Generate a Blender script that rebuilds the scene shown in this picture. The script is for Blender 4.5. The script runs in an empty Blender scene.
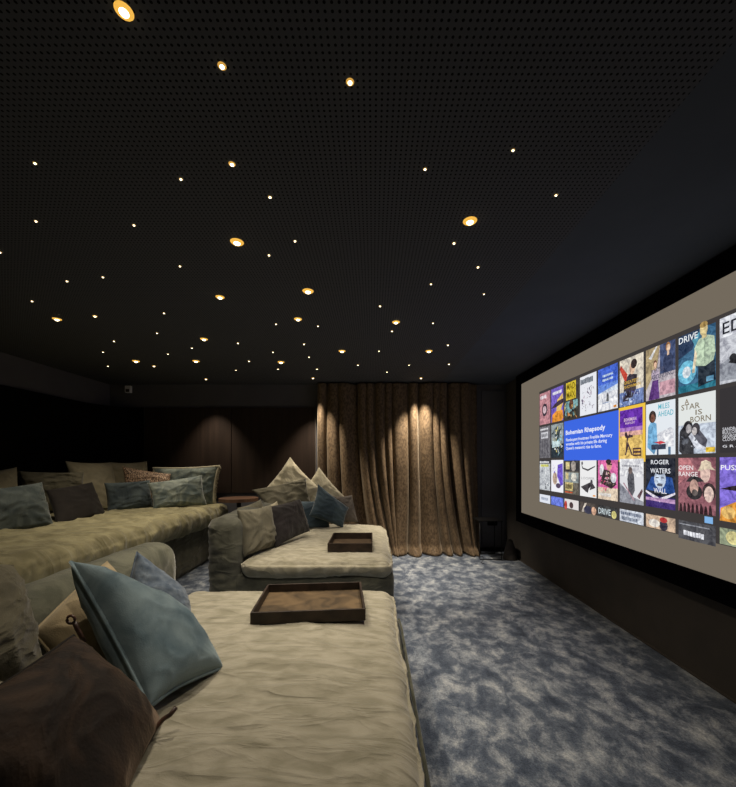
import bpy, bmesh, math, random
from mathutils import Vector, noise, Matrix
random.seed(7)
SC = bpy.context.scene
COL = SC.collection
# ---------------------------------------------------------------- camera
F = 365.0; VX, VY = 373.0, 463.0; CH = 1.375
W_, H_ = 736.0, 787.0
cd = bpy.data.cameras.new('camera'); cam = bpy.data.objects.new('camera', cd); COL.objects.link(cam)
cam.location = (0, 0, CH); cam.rotation_euler = (math.pi/2, 0, 0)
cd.sensor_width = 36; cd.sensor_fit = 'AUTO'; cd.lens = F/H_*36
cd.shift_x = (W_/2-VX)/H_; cd.shift_y = (VY-H_/2)/H_
cd.clip_start = 0.05
SC.camera = cam
# ---------------------------------------------------------------- world, exposure
w = bpy.data.worlds.new('world'); SC.world = w; w.use_nodes = True
w.node_tree.nodes['Background'].inputs[0].default_value = (0.9, 0.92, 1, 1)
w.node_tree.nodes['Background'].inputs[1].default_value = 0.0
SC.view_settings.view_transform = 'Standard'; SC.view_settings.look = 'None'
SC.view_settings.exposure = 0.0; SC.view_settings.gamma = 1.0; SC.view_settings.use_curve_mapping = False
WARM = (1.0, 0.87, 0.70)
SPOT_POWER = 3.3
BACK, XR, XL, ZC = 5.70, 2.08, -4.11, 2.60
PERF = 1.05

def W(px, py, Y):
    """world point seen at (px,py) of the photograph at distance Y"""
    return Vector(((px-VX)/F*Y, Y, CH+(VY-py)/F*Y))

# ---------------------------------------------------------------- helpers
def srgb(r, g, b):
    f = lambda c: (c/255/12.92) if c/255 <= .04045 else ((c/255+.055)/1.055)**2.4
    return (f(r), f(g), f(b), 1)

def mat(name, c1, c2=None, scale=3.0, rough=.9, sheen=0, bump=0, bscale=60, detail=6, stretch=(1,1,1), contrast=(.38,.62), dist=0, spec=.3, metal=0, sheentint=None, bump2=0, b2scale=8, b2stretch=(1,1,1)):
    m = bpy.data.materials.new(name); m.use_nodes = True; nt = m.node_tree; N = nt.nodes; L = nt.links
    p = N['Principled BSDF']
    p.inputs['Roughness'].default_value = rough; p.inputs['Specular IOR Level'].default_value = spec; p.inputs['Metallic'].default_value = metal
    if sheen:
        p.inputs['Sheen Weight'].default_value = sheen; p.inputs['Sheen Roughness'].default_value = .4
        p.inputs['Sheen Tint'].default_value = sheentint or (1,1,1,1)
    tc = N.new('ShaderNodeTexCoord')
    def noisenode(s, st, det=6, di=0):
        mp = N.new('ShaderNodeMapping'); mp.inputs['Scale'].default_value = st
        L.new(tc.outputs['Object'], mp.inputs['Vector'])
        n = N.new('ShaderNodeTexNoise'); n.inputs['Scale'].default_value = s; n.inputs['Detail'].default_value = det; n.inputs['Distortion'].default_value = di
        L.new(mp.outputs[0], n.inputs['Vector']); return n
    if c2:
        n = noisenode(scale, stretch, detail, dist)
        r = N.new('ShaderNodeValToRGB'); r.color_ramp.elements[0].position = contrast[0]; r.color_ramp.elements[1].position = contrast[1]
        r.color_ramp.elements[0].color = c1; r.color_ramp.elements[1].color = c2
        L.new(n.outputs['Fac'], r.inputs[0]); L.new(r.outputs[0], p.inputs['Base Color'])
    else:
        p.inputs['Base Color'].default_value = c1
    last = None
    if bump2:
        n = noisenode(b2scale*.55, b2stretch, 4, .6); n.noise_type = 'RIDGED_MULTIFRACTAL'; n.inputs['Gain'].default_value = 1.6; n.inputs['Offset'].default_value = .9
        b = N.new('ShaderNodeBump'); b.inputs['Strength'].default_value = min(1, bump2*1.3); b.inputs['Distance'].default_value = .012
        L.new(n.outputs['Fac'], b.inputs['Height']); last = b
    if bump:
        n = noisenode(bscale, (1,1,1), 3); b = N.new('ShaderNodeBump'); b.inputs['Strength'].default_value = bump; b.inputs['Distance'].default_value = .003
        L.new(n.outputs['Fac'], b.inputs['Height'])
        if last: L.new(last.outputs[0], b.inputs['Normal'])
        last = b
    if last: L.new(last.outputs[0], p.inputs['Normal'])
    return m

_em = {}
def emat(rgb, strength=1.0, name=None):
    key = (tuple(rgb), strength)
    if key in _em: return _em[key]
    m = bpy.data.materials.new(name or 'screen_and_halo_light'); m.use_nodes = True; nt = m.node_tree
    nt.nodes.remove(nt.nodes['Principled BSDF'])
    e = nt.nodes.new('ShaderNodeEmission'); e.inputs[0].default_value = srgb(*rgb); e.inputs[1].default_value = strength
    nt.links.new(e.outputs[0], nt.nodes['Material Output'].inputs[0])
    m.cycles.emission_sampling = 'NONE'
    _em[key] = m; return m

def link(name, me, mats, parent=None, smooth=False):
    o = bpy.data.objects.new(name, me); COL.objects.link(o)
    for m in (mats if isinstance(mats, (list, tuple)) else [mats]): me.materials.append(m)
    if parent: o.parent = parent
    if smooth:
        for p in me.polygons: p.use_smooth = True
    return o

def from_bm(name, bm, mats, parent=None, smooth=False):
    me = bpy.data.meshes.new(name); bm.normal_update(); bm.to_mesh(me); bm.free()
    return link(name, me, mats, parent, smooth)

def empty(name, loc, rz=0):
    o = bpy.data.objects.new(name, None); COL.objects.link(o); o.location = loc; o.rotation_euler = (0, 0, rz); o.empty_display_size = .1
    return o

def tag(o, label=None, cat=None, group=None, kind=None):
    if label: o['label'] = label
    if cat: o['category'] = cat
    if group: o['group'] = group
    if kind: o['kind'] = kind
    return o

def box(bm, a, b, bevel=0):
    x0,y0,z0 = a; x1,y1,z1 = b
    vs = [bm.verts.new(p) for p in ((x0,y0,z0),(x1,y0,z0),(x1,y1,z0),(x0,y1,z0),(x0,y0,z1),(x1,y0,z1),(x1,y1,z1),(x0,y1,z1))]
    fs = [bm.faces.new([vs[i] for i in f]) for f in ((0,3,2,1),(4,5,6,7),(0,1,5,4),(1,2,6,5),(2,3,7,6),(3,0,4,7))]
    if bevel:
        es = list({e for f in fs for e in f.edges})
        bmesh.ops.bevel(bm, geom=es, offset=bevel, segments=2, affect='EDGES', profile=.5)

def boxobj(name, a, b, m, parent=None, bevel=0):
    bm = bmesh.new(); box(bm, a, b, bevel); return from_bm(name, bm, m, parent)

def tube(bm, pts, r, seg=8, closed=False):
    pts = [Vector(p) for p in pts]; n = len(pts); rings = []
    for i, p in enumerate(pts):
        if closed: t = pts[(i+1) % n]-pts[i-1]
        else: t = pts[min(i+1, n-1)]-pts[max(i-1, 0)]
        t.normalize()
        up = Vector((0,0,1)) if abs(t.z) < .9 else Vector((1,0,0))
        s = t.cross(up).normalized(); u = s.cross(t)
        rings.append([bm.verts.new(p+(s*math.cos(2*math.pi*k/seg)+u*math.sin(2*math.pi*k/seg))*r) for k in range(seg)])
    for i in range(n if closed else n-1):
        A = rings[i]; B = rings[(i+1) % n]
        for k in range(seg):
            bm.faces.new((A[k], A[(k+1) % seg], B[(k+1) % seg], B[k]))
    if not closed:
        bm.faces.new(rings[0][::-1]); bm.faces.new(rings[-1])

def ridge(p):
    return 1-abs(noise.noise(p))*2

def rbox(name, a, b, r, m, parent=None, step=.03, disp=None, seed=0, top_sag=0):
    """box with rounded soft edges, dense enough for folds"""
    a = Vector(a); b = Vector(b); c = (a+b)/2; h = (b-a)/2
    n = [max(4, int((b[i]-a[i])/step)) for i in range(3)]
    bm = bmesh.new(); cache = {}
    def vert(i, j, k):
        key = (i, j, k)
        if key in cache: return cache[key]
        p = Vector([-h[q]+2*h[q]*key[q]/n[q] for q in range(3)])
        rr = [min(r, h[q]*.98) for q in range(3)]
        inner = Vector([max(-h[q]+rr[q], min(h[q]-rr[q], p[q])) for q in range(3)])
        d = Vector([(p[q]-inner[q])/rr[q] for q in range(3)])
        if d.length > 1e-6:
            nd = d.normalized(); mx = max(abs(x) for x in d)
            e = nd*mx if mx < 1 else nd
            p = inner+Vector([e[q]*rr[q] for q in range(3)])
        else: nd = Vector((0,0,1))
        wp = p+c
        if disp: wp = wp+disp(wp, nd, p, h)
        v = bm.verts.new(wp); cache[key] = v; return v
    for ax in range(3):
        o1, o2 = [(1,2),(2,0),(0,1)][ax]
        for side in (0, n[ax]):
            for i in range(n[o1]):
                for j in range(n[o2]):
                    q = []
                    for di, dj in ((0,0),(1,0),(1,1),(0,1)):
                        k = [0,0,0]; k[ax] = side; k[o1] = i+di; k[o2] = j+dj; q.append(vert(*k))
                    if side == 0: q.reverse()
                    try: bm.faces.new(q)
                    except ValueError: pass
    return from_bm(name, bm, m, parent, True)

def folds(seed, amp=.012, big=.015, sx=2.2, sy=6, s=1.0):
    so = Vector((seed*13.7, seed*3.1, 0))
    def f(wp, nd, p, h):
        q = wp+so
        n1 = noise.noise(q*1.7)
        qq = Vector((q.x*sx+noise.noise(q*2)*.8, q.y*sy+noise.noise(q*1.3+so)*1.6, q.z*4))*s
        n2 = max(0, ridge(qq))**3
        n3 = max(0, ridge(Vector((qq.x*2.1+5, qq.y*1.9, qq.z))))**4
        return nd*(n1*big+n2*amp+n3*amp*.5)
    return f

# pillow from four corners: TL, TR, BR, BL
def pillow(name, c, T, m, label, cat='pillow', group=None, piping=None, seed=0, wr=.010, N=34, pinch=.07, flap=None):
    TL, TR, BR, BL = [None if q is None else (q if isinstance(q, Vector) else W(*q)) for q in c]
    if TR is None: TR = TL+BR-BL
    if BL is None: BL = TL+BR-TR
    if TL is None: TL = TR+BL-BR
    ctr = (TL+TR+BR+BL)/4
    nrm = (BR-TL).cross(TR-BL).normalized()
    if nrm.dot(Vector((0,0,CH))-ctr) < 0: nrm = -nrm
    base = Vector((ctr.x, ctr.y, min(TL.z, TR.z, BR.z, BL.z)))
    root = empty(name, base); tag(root, label, cat, group)
    so = Vector((seed*7.3+1, seed*2.9, seed*5.1))
    size = ((TR-TL).length+(BL-TL).length)/2
    def pos(s, t):
        s2 = s*(1-pinch*(1-t*t)); t2 = t*(1-pinch*(1-s*s))
        u = (s2+1)/2; v = (t2+1)/2
        return BL*(1-u)*(1-v)+BR*u*(1-v)+TL*(1-u)*v+TR*u*v
    def surf(s, t, side):
        p = pos(s, t)
        e = max(0, (1-s*s))*max(0, (1-t*t))
        th = T/2*e**.42
        q = Vector((s*1.3, t*1.3, side*2.))+so
        th *= 1+.22*noise.noise(q*.8)
        k = min(1, e*6)
        # creases: radiating from the corners and sagging across
        ang = math.atan2(abs(t)-1.15, abs(s)-1.15)
        cd_ = math.hypot(abs(s)-1.15, abs(t)-1.15)
        rad = ridge(Vector((ang*3.2+(3 if s > 0 else 0), (5 if t > 0 else 0)+cd_*.6, seed+side)))
        w1 = max(0, rad)**2*max(0, 1-cd_*.75)
        w2 = max(0, ridge(Vector((s*1.4, t*3.2+noise.noise(q)*1.5, seed*1.7+side))))**3
        return p+nrm*side*(th+k*wr*(1.3*w1+w2)*size/.5)
    def build(side0=None):
        bm = bmesh.new(); grid = {}
        for side in (1, -1):
            for i in range(N+1):
                for j in range(N+1):
                    s = math.sin((-1+2*i/N)*math.pi/2*.999); t = math.sin((-1+2*j/N)*math.pi/2*.999)
                    s = .55*s+.45*(-1+2*i/N); t = .55*t+.45*(-1+2*j/N)
                    edge = i in (0, N) or j in (0, N)
                    key = (i, j, 0 if edge else side)
                    if key in grid: continue
                    if i in (0,N): s = -1 if i == 0 else 1
                    if j in (0,N): t = -1 if j == 0 else 1
                    grid[key] = bm.verts.new((pos(s, t) if edge else surf(s, t, side))-base)
        g = lambda i, j, sd: grid[(i, j, 0 if (i in (0,N) or j in (0,N)) else sd)]
        for side in (1, -1):
            for i in range(N):
                for j in range(N):
                    q = [g(i,j,side), g(i+1,j,side), g(i+1,j+1,side), g(i,j+1,side)]
                    if side < 0: q.reverse()
                    bm.faces.new(q)
        return bm
    bm = build(); bmesh.ops.recalc_face_normals(bm, faces=bm.faces[:])
    from_bm('pillow_cover', bm, m, root, True)
    if piping:
        pts = []
        K = 14
        for k in range(K): pts.append(pos(-1+2*k/K, -1))
        for k in range(K): pts.append(pos(1, -1+2*k/K))
        for k in range(K): pts.append(pos(1-2*k/K, 1))
        for k in range(K): pts.append(pos(-1, 1-2*k/K))
        bm = bmesh.new(); tube(bm, [p-base for p in pts], piping[1], 6, True)
        from_bm('piping', bm, piping[0], root, True)
    return root, pos, base, nrm

# ---------------------------------------------------------------- materials
M = {}
M['linen'] = mat('linen_beige', srgb(140,136,118), srgb(164,159,142), 9, .95, .3, .5, 320, stretch=(1,2.2,1), dist=.5, detail=9, bump2=.45, b2scale=9, b2stretch=(.7,2.6,1))
M['linen_up'] = mat('linen_olive_beige', srgb(126,120,90), srgb(156,149,114), 8, .95, .25, .5, 300, dist=.5, detail=9, bump2=.5, b2scale=5, b2stretch=(.9,2.4,1))
M['velvet'] = mat('velvet_olive_grey', srgb(76,78,66), srgb(106,107,92), 6, .9, .35, .4, 260, dist=1.5, detail=9, bump2=.3, b2scale=7)
M['velvet_dark'] = mat('velvet_dark_grey', srgb(70,71,64), srgb(92,92,80), 7, .9, .3, .4, 260, detail=9, bump2=.3, b2scale=9, b2stretch=(1,1,2))
M['blue'] = mat('pillow_blue_velvet', srgb(84,104,114), srgb(122,140,146), 7, .85, .5, .35, 300, dist=.5, detail=9, bump2=.1, b2scale=7, sheentint=(.75,.85,.9,1))
M['denim'] = mat('pillow_denim', srgb(72,86,104), srgb(120,132,144), 30, .9, .25, .4, 260, bump2=.3, b2scale=9, contrast=(.3,.75))
M['slate'] = mat('pillow_slate', srgb(52,62,66), srgb(76,86,86), 5, .9, .3, .3, 160, bump2=.5, b2scale=6)
M['sheenblue'] = mat('pillow_blue_sheen', srgb(84,96,94), srgb(134,142,130), 6, .6, .5, .2, 160, dist=1.5, bump2=.4, b2scale=8)
M['bluegrey'] = mat('pillow_blue_grey', srgb(64,73,72), srgb(92,100,96), 6, .9, .3, .3, 160, dist=1, bump2=.5, b2scale=6)
M['darkblue'] = mat('pillow_deep_blue', srgb(42,57,68), srgb(66,82,92), 5, .85, .3, .3, 160, bump2=.3)
M['brownfur'] = mat('pillow_brown_velvet', srgb(27,20,16), srgb(60,46,35), 5, .75, .4, .5, 120, dist=2.2, contrast=(.42,.7), bump2=.5, b2scale=7, sheentint=(.8,.6,.45,1))
M['darkbrown'] = mat('pillow_dark_brown', srgb(24,20,17), srgb(32,27,23), 6, .9, .1, .2, 160)
M['charcoal'] = mat('pillow_charcoal', srgb(26,23,24), srgb(35,31,32), 8, .9, .2, .4, 200, bump2=.4)
M['taupe'] = mat('pillow_taupe', srgb(68,62,58), srgb(84,78,72), 8, .9, .2, .3, 200)
M['cream'] = mat('pillow_cream', srgb(170,163,140), srgb(192,185,160), 6, .95, .2, .4, 200, bump2=.5, b2scale=6)
M['beige'] = mat('pillow_beige', srgb(146,132,104), srgb(172,156,124), 6, .95, .2, .5, 240, bump2=.4, b2scale=6)
M['olivep'] = mat('pillow_olive', srgb(88,85,72), srgb(110,106,90), 6, .95, .2, .5, 240, bump2=.5, b2scale=6)
M['paleolive'] = mat('pillow_pale_olive', srgb(138,131,108), srgb(158,150,124), 6, .95, .2, .4, 240, bump2=.5, b2scale=6)
M['greyolive'] = mat('pillow_grey_olive', srgb(92,88,72), srgb(110,106,88), 6, .95, .2, .4, 240, bump2=.7, b2scale=6, b2stretch=(1,1,2))
M['speckle'] = mat('pillow_speckled', srgb(44,26,18), srgb(190,160,130), 90, .6, 0, .5, 200, contrast=(.45,.6), detail=2)
M['leather'] = mat('leather_cord', srgb(52,36,30), srgb(96,66,52), 30, .4, spec=.5)
M['tray_rim'] = mat('tray_rim_dark', srgb(36,29,25), srgb(56,45,38), 14, .5, bump=.3, bscale=60)
M['tray_base'] = mat('tray_base_bronze', srgb(68,57,43), srgb(108,90,66), 7, .42, bump=.1, spec=.4, dist=1)
M['tray_base_dark'] = mat('tray_base_brown', srgb(66,54,42), srgb(86,72,56), 7, .45, bump=.1, spec=.4, dist=1)
M['black'] = mat('black_metal', srgb(16,15,16), None, rough=.5)
M['frame'] = mat('screen_frame_black', srgb(5,5,9), srgb(7,7,12), 30, .95, spec=.05)
M['wallr'] = mat('wall_dark_paint', srgb(80,75,70), srgb(86,80,74), 4, .9, bump=.1, bscale=100, spec=.2)
M['wallblack'] = mat('wall_black_paint', srgb(100,99,103), srgb(104,103,107), 4, .9, spec=.2)
M['panel'] = mat('wood_panel_dark', srgb(46,36,30), srgb(56,44,37), 2.5, .5, stretch=(6,6,.4), spec=.35)
M['panel_black'] = mat('wood_panel_black', srgb(9,8,8), srgb(12,11,10), 3, .8, stretch=(1,1,.3), spec=.1)
M['trimmetal'] = mat('trim_metal', srgb(150,140,130), None, rough=.35, metal=.6)
M['wood'] = mat('table_top_wood', srgb(84,62,48), srgb(108,80,62), 6, .5, stretch=(1,6,1))
M['plaincei'] = mat('ceiling_plain', srgb(76,82,92), srgb(80,86,96), 3, .9, spec=.15)
M['sensor'] = mat('sensor_plastic', srgb(245,245,250), None, rough=.5)

def mat_perf():
    m = bpy.data.materials.new('ceiling_perforated'); m.use_nodes = True; nt = m.node_tree; N = nt.nodes; L = nt.links
    p = N['Principled BSDF']; p.inputs['Roughness'].default_value = .9; p.inputs['Specular IOR Level'].default_value = .15
    tc = N.new('ShaderNodeTexCoord'); sp = N.new('ShaderNodeSeparateXYZ'); L.new(tc.outputs['Object'], sp.inputs[0])
    def mth(op, a, b=None):
        n = N.new('ShaderNodeMath'); n.operation = op
        for i, x in enumerate((a, b)):
            if x is None: continue
            if isinstance(x, (int, float)): n.inputs[i].default_value = x
            else: L.new(x, n.inputs[i])
        return n.outputs[0]
    pitch = .02
    fx = mth('SUBTRACT', mth('FRACT', mth('MULTIPLY', sp.outputs[0], 1/pitch)), .5)
    fy = mth('SUBTRACT', mth('FRACT', mth('MULTIPLY', sp.outputs[1], 1/pitch)), .5)
    d = mth('SQRT', mth('ADD', mth('MULTIPLY', fx, fx), mth('MULTIPLY', fy, fy)))
    hole = mth('LESS_THAN', d, .215)
    mx = N.new('ShaderNodeMix'); mx.data_type = 'RGBA'; L.new(hole, mx.inputs[0])
    mx.inputs[6].default_value = srgb(84,86,92); mx.inputs[7].default_value = srgb(14,14,14)
    L.new(mx.outputs[2], p.inputs['Base Color'])
    b = N.new('ShaderNodeBump'); b.inputs['Strength'].default_value = .4; b.inputs['Distance'].default_value = .002; b.invert = True
    L.new(hole, b.inputs['Height']); L.new(b.outputs[0], p.inputs['Normal'])
    return m
M['perf'] = mat_perf()

def mat_carpet():
    m = bpy.data.materials.new('carpet_blue_grey'); m.use_nodes = True; nt = m.node_tree; N = nt.nodes; L = nt.links
    p = N['Principled BSDF']; p.inputs['Roughness'].default_value = .95; p.inputs['Specular IOR Level'].default_value = .1
    p.inputs['Sheen Weight'].default_value = .25
    tc = N.new('ShaderNodeTexCoord')
    def nz(s, st=(1,1,1), det=4, di=0, off=0, rough=.5):
        mp = N.new('ShaderNodeMapping'); mp.inputs['Scale'].default_value = st; mp.inputs['Location'].default_value = (off, off*.7, 0)
        mp.inputs['Rotation'].default_value = (0, 0, off*.13)
        L.new(tc.outputs['Object'], mp.inputs['Vector'])
        n = N.new('ShaderNodeTexNoise'); n.inputs['Scale'].default_value = s; n.inputs['Detail'].default_value = det
        n.inputs['Distortion'].default_value = di; n.inputs['Roughness'].default_value = rough
        L.new(mp.outputs[0], n.inputs['Vector']); return n
    a = nz(7.0, (1,.8,1), 6, .25, 0, .7)
    r = N.new('ShaderNodeValToRGB'); cr = r.color_ramp
    cr.elements[0].position = .34; cr.elements[0].color = srgb(66,77,94)
    cr.elements[1].position = .66; cr.elements[1].color = srgb(196,200,202)
    e = cr.elements.new(.47); e.color = srgb(102,112,127)
    e = cr.elements.new(.55); e.color = srgb(150,157,165)
    L.new(a.outputs['Fac'], r.inputs[0])
    b = nz(9, (1,.6,1), 5, .5, 5, .65)
    r2 = N.new('ShaderNodeValToRGB'); r2.color_ramp.elements[0].position = .4; r2.color_ramp.elements[0].color = (.62,.66,.72,1)
    r2.color_ramp.elements[1].position = .6; r2.color_ramp.elements[1].color = (1.0,1.0,1.0,1)
    L.new(b.outputs['Fac'], r2.inputs[0])
    mx = N.new('ShaderNodeMix'); mx.data_type = 'RGBA'; mx.blend_type = 'MULTIPLY'; mx.inputs[0].default_value = 1
    L.new(r.outputs[0], mx.inputs[6]); L.new(r2.outputs[0], mx.inputs[7])
    c = nz(110, (1,1,1), 4, 0, 3, .7)
    r3 = N.new('ShaderNodeValToRGB'); r3.color_ramp.elements[0].position = .3; r3.color_ramp.elements[0].color = (.5,.5,.52,1)
    r3.color_ramp.elements[1].position = .7; r3.color_ramp.elements[1].color = (1.25,1.25,1.25,1)
    L.new(c.outputs['Fac'], r3.inputs[0])
    mx2 = N.new('ShaderNodeMix'); mx2.data_type = 'RGBA'; mx2.blend_type = 'MULTIPLY'; mx2.inputs[0].default_value = 1
    L.new(mx.outputs[2], mx2.inputs[6]); L.new(r3.outputs[0], mx2.inputs[7])
    L.new(mx2.outputs[2], p.inputs['Base Color'])
    bp = N.new('ShaderNodeBump'); bp.inputs['Strength'].default_value = .7; bp.inputs['Distance'].default_value = .006
    L.new(c.outputs['Fac'], bp.inputs['Height']); L.new(bp.outputs[0], p.inputs['Normal'])
    return m
M['carpet'] = mat_carpet()

def mat_curtain():
    m = mat('curtain_brown', srgb(88,72,54), srgb(124,104,80), 40, .7, .3, .3, 200, stretch=(1,1,.6), detail=8, contrast=(.38,.62), sheentint=(1,.85,.65,1))
    return m
M['curtain'] = mat_curtain()

# ---------------------------------------------------------------- the room
def struct(name, a, b, m, bevel=0, parent=None):
    o = boxobj(name, a, b, m, parent, bevel)
    if not parent: o['kind'] = 'structure'
    return o
Y0 = -1.6
struct('floor', (XL-.1, Y0, -.1), (XR+.1, BACK+.1, 0), M['carpet'])
struct('ceiling', (XL-.1, Y0, ZC), (PERF, BACK+.1, ZC+.1), M['perf'])
struct('ceiling', (PERF, Y0, ZC), (XR+.1, BACK+.1, ZC+.1), M['plaincei'])
struct('wall_back', (XL-.1, BACK, 0), (XR+.1, BACK+.1, ZC), M['wallblack'])
struct('wall_right', (XR, Y0, 0), (XR+.1, BACK, ZC), M['wallr'])
struct('wall_left', (XL-.1, Y0, 0), (XL, BACK, ZC), M['wallblack'])
struct('wall_front', (XL-.1, Y0-.1, 0), (XR+.1, Y0, ZC), M['wallblack'])
# dark timber panels on the back wall with thin seams, black panels along the left wall, rounded corner between
seams = [-3.55, -2.20, -.90]
for i in range(2):
    struct('trim_%d' % (i+1), (seams[i]+.004, BACK-.03, .91), (seams[i+1]-.004, BACK, 2.235), M['panel'], .002)
struct('trim_3', (XL, Y0, .1), (XL+.03, BACK-.55, 2.235), M['panel_black'])
bm = bmesh.new()
R = .52; cx, cy = XL+.03+R, BACK-.03-R
prof = [(cx-R*math.cos(a), cy+R*math.sin(a)) for a in [math.pi/2*k/14 for k in range(15)]]
lo = [bm.verts.new((x, y, .1)) for x, y in prof]; hi = [bm.verts.new((x, y, 2.235)) for x, y in prof]
cl = bm.verts.new((XL+.001, BACK-.001, .1)); ch = bm.verts.new((XL+.001, BACK-.001, 2.235))
for k in range(14):
    bm.faces.new((lo[k], lo[k+1], hi[k+1], hi[k])); bm.faces.new((hi[k], hi[k+1], ch)); bm.faces.new((lo[k+1], lo[k], cl))
bm.faces.new((lo[0], hi[0], ch, cl)); bm.faces.new((cl, ch, hi[-1], lo[-1]))
bmesh.ops.recalc_face_normals(bm, faces=bm.faces[:])
o = from_bm('trim_4', bm, M['panel_black'], None, False); o['kind'] = 'structure'
struct('trim_5', (-.898, BACK-.045, .6), (-.888, BACK, 2.235), M['trimmetal'])
struct('baseboard_right', (XR-.012, Y0, 0), (XR, BACK, .012), M['wallr'])
struct('baseboard_back', (1.66, BACK-.012, 0), (XR-.012, BACK, .06), M['black'])
# closed dark panel right of the curtain (fine joints only)
struct('door_1', (1.69, BACK-.02, .07), (XR-.03, BACK, 2.5), M['wallblack'], .002)

# ---------------------------------------------------------------- curtain
def curtain():
    bm = bmesh.new(); NU, NV = 520, 90
    x0, x1 = -.815, 1.60
    def P(u, v):
        z = .012+v*(ZC-.03)
        low = (1-v)
        ph = u*14.5+.30*math.sin(u*17)+.18*math.sin(u*41+1)+.25*noise.noise(Vector((u*6, low*1.1, 3)))
        fr = math.sin(math.pi*(ph-math.floor(ph)))
        s = 1-2*fr**1.5
        amp = .085+.03*noise.noise(Vector((math.floor(ph)*.71, v*.9, 1)))
        amp = max(.06, min(.105, amp))*(.8+.3*low)
        x = x0+(x1-x0)*u
        # cloth swings sideways towards the hem
        sw = .30*low**2.2*(math.exp(-((u-.30)/.16)**2)+.9*math.exp(-((u-.80)/.14)**2)-.25*math.exp(-((u-.55)/.1)**2))
        x += sw-.034*math.sin(2*math.pi*ph)*(.6+.4*v)
        y = BACK-.15+s*amp
        pud = max(0, 1-v/.045)
        y -= pud*(.07+.09*noise.noise(Vector((u*22, 0, 5))))+low**3*.04
        x += pud*.03*noise.noise(Vector((u*30, 4, 0)))
        y += .008*noise.noise(Vector((u*30, v*9, 2)))
        y = min(y, BACK-.02)
        return (x, y, z)
    g = [[bm.verts.new(P(i/NU, j/NV)) for j in range(NV+1)] for i in range(NU+1)]
    for i in range(NU):
        for j in range(NV):
            bm.faces.new((g[i][j], g[i+1][j], g[i+1][j+1], g[i][j+1]))
    bmesh.ops.recalc_face_normals(bm, faces=bm.faces[:])
    o = from_bm('curtain', bm, M['curtain'], None, True)
    md = o.modifiers.new('thickness', 'SOLIDIFY'); md.thickness = .004; md.offset = 1
    tag(o, 'floor-length brown pleated curtain hanging across the back wall', 'curtain')
curtain()

# ---------------------------------------------------------------- projection screen
FX = 2.02                         # front face of the frame
SY1, SY0 = 4.985, 1.0; SZ0, SZ1 = .70, 2.45
root = empty('projection_screen', (XR, 3.0, .56))
tag(root, 'large wall projection screen with wide black frame showing a grid of film posters', 'screen')
def child_world(o, parent):
    o.parent = parent; o.matrix_parent_inverse = Matrix.Translation(-parent.location)
    return o
bm = bmesh.new()
fy1, fy0, fz0, fz1 = 5.155, .83, .56, 2.59
box(bm, (FX, SY1, fz0), (XR, fy1, fz1)); box(bm, (FX, fy0, fz0), (XR, SY0, fz1))
box(bm, (FX, SY0, fz0), (XR, SY1, SZ0)); box(bm, (FX, SY0, SZ1), (XR, SY1, fz1))
child_world(from_bm('frame', bm, M['frame']), root)
SXF = FX+.008

def screen_mat(rgb, vari=None):
    return emat(rgb)
surf_m = bpy.data.materials.new('screen_projection'); surf_m.use_nodes = True
nt = surf_m.node_tree; nt.nodes.remove(nt.nodes['Principled BSDF'])
e = nt.nodes.new('ShaderNodeEmission'); e.inputs[0].default_value = srgb(115,106,93); e.inputs[1].default_value = 1.0
nt.links.new(e.outputs[0], nt.nodes['Material Output'].inputs[0])
child_world(boxobj('screen_surface', (SXF, SY0, SZ0), (XR, SY1, SZ1), surf_m), root)
# the picture on the screen: u runs left to right as seen from the seats (towards -Y)
DY, PW, PH_ = .2880, .263, .372
ROWZ = {1: (1.832, 2.208), 2: (1.434, 1.806), 3: (1.056, 1.408), 4: (.905, 1.0)}
def cy0(k): return 4.437-DY*(k-1)
def flat(bm, pts, x, mi=0):
    f = bm.faces.new([bm.verts.new((x, y, z)) for y, z in pts]); f.material_index = mi
    f.normal_update()
    if f.normal.x > 0: f.normal_flip()
menu = bmesh.new(); flat(menu, [(4.45, .90), (4.45, 2.24), (1.52, 2.24), (1.52, .90)], SXF-.0008)
child_world(from_bm('menu_panel', menu, emat((64,60,59))), root)
def text_mesh(name, s, ya, za, yb, zb, rgb, x, parent, spacing=1.0, bold=0, align='LEFT', fit='both', shear=0):
    """text filling the rectangle (left ya, bottom za) to (right yb, top zb)"""
    cu = bpy.data.curves.new(name, 'FONT'); cu.body = s; cu.align_x = align; cu.size = 1; cu.space_line = spacing; cu.offset = bold; cu.shear = shear
    cu.resolution_u = 2
    t = bpy.data.objects.new(name, cu); COL.objects.link(t)
    dg = bpy.context.evaluated_depsgraph_get(); dg.update()
    me = bpy.data.meshes.new_from_object(t.evaluated_get(dg)); bpy.data.objects.remove(t); bpy.data.curves.remove(cu)
    me.materials.clear()
    xs = [v.co.x for v in me.vertices]; ys = [v.co.y for v in me.vertices]
    if not xs: return
    a, b, c, d = min(xs), max(xs), min(ys), max(ys)
    sx = (ya-yb)/(b-a); sz = (zb-za)/(d-c)
    if fit == 'keep': sz = sx = min(sx, sz)
    for v in me.vertices:
        v.co = Vector((x, ya-(v.co.x-a)*sx, za+(v.co.y-c)*sz))
    o = link(name, me, emat(rgb))
    o.parent = parent; o.matrix_parent_inverse = Matrix.Translation(-(parent.matrix_parent_inverse.inverted().translation if parent.type != 'EMPTY' else parent.location))
    return o

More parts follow.
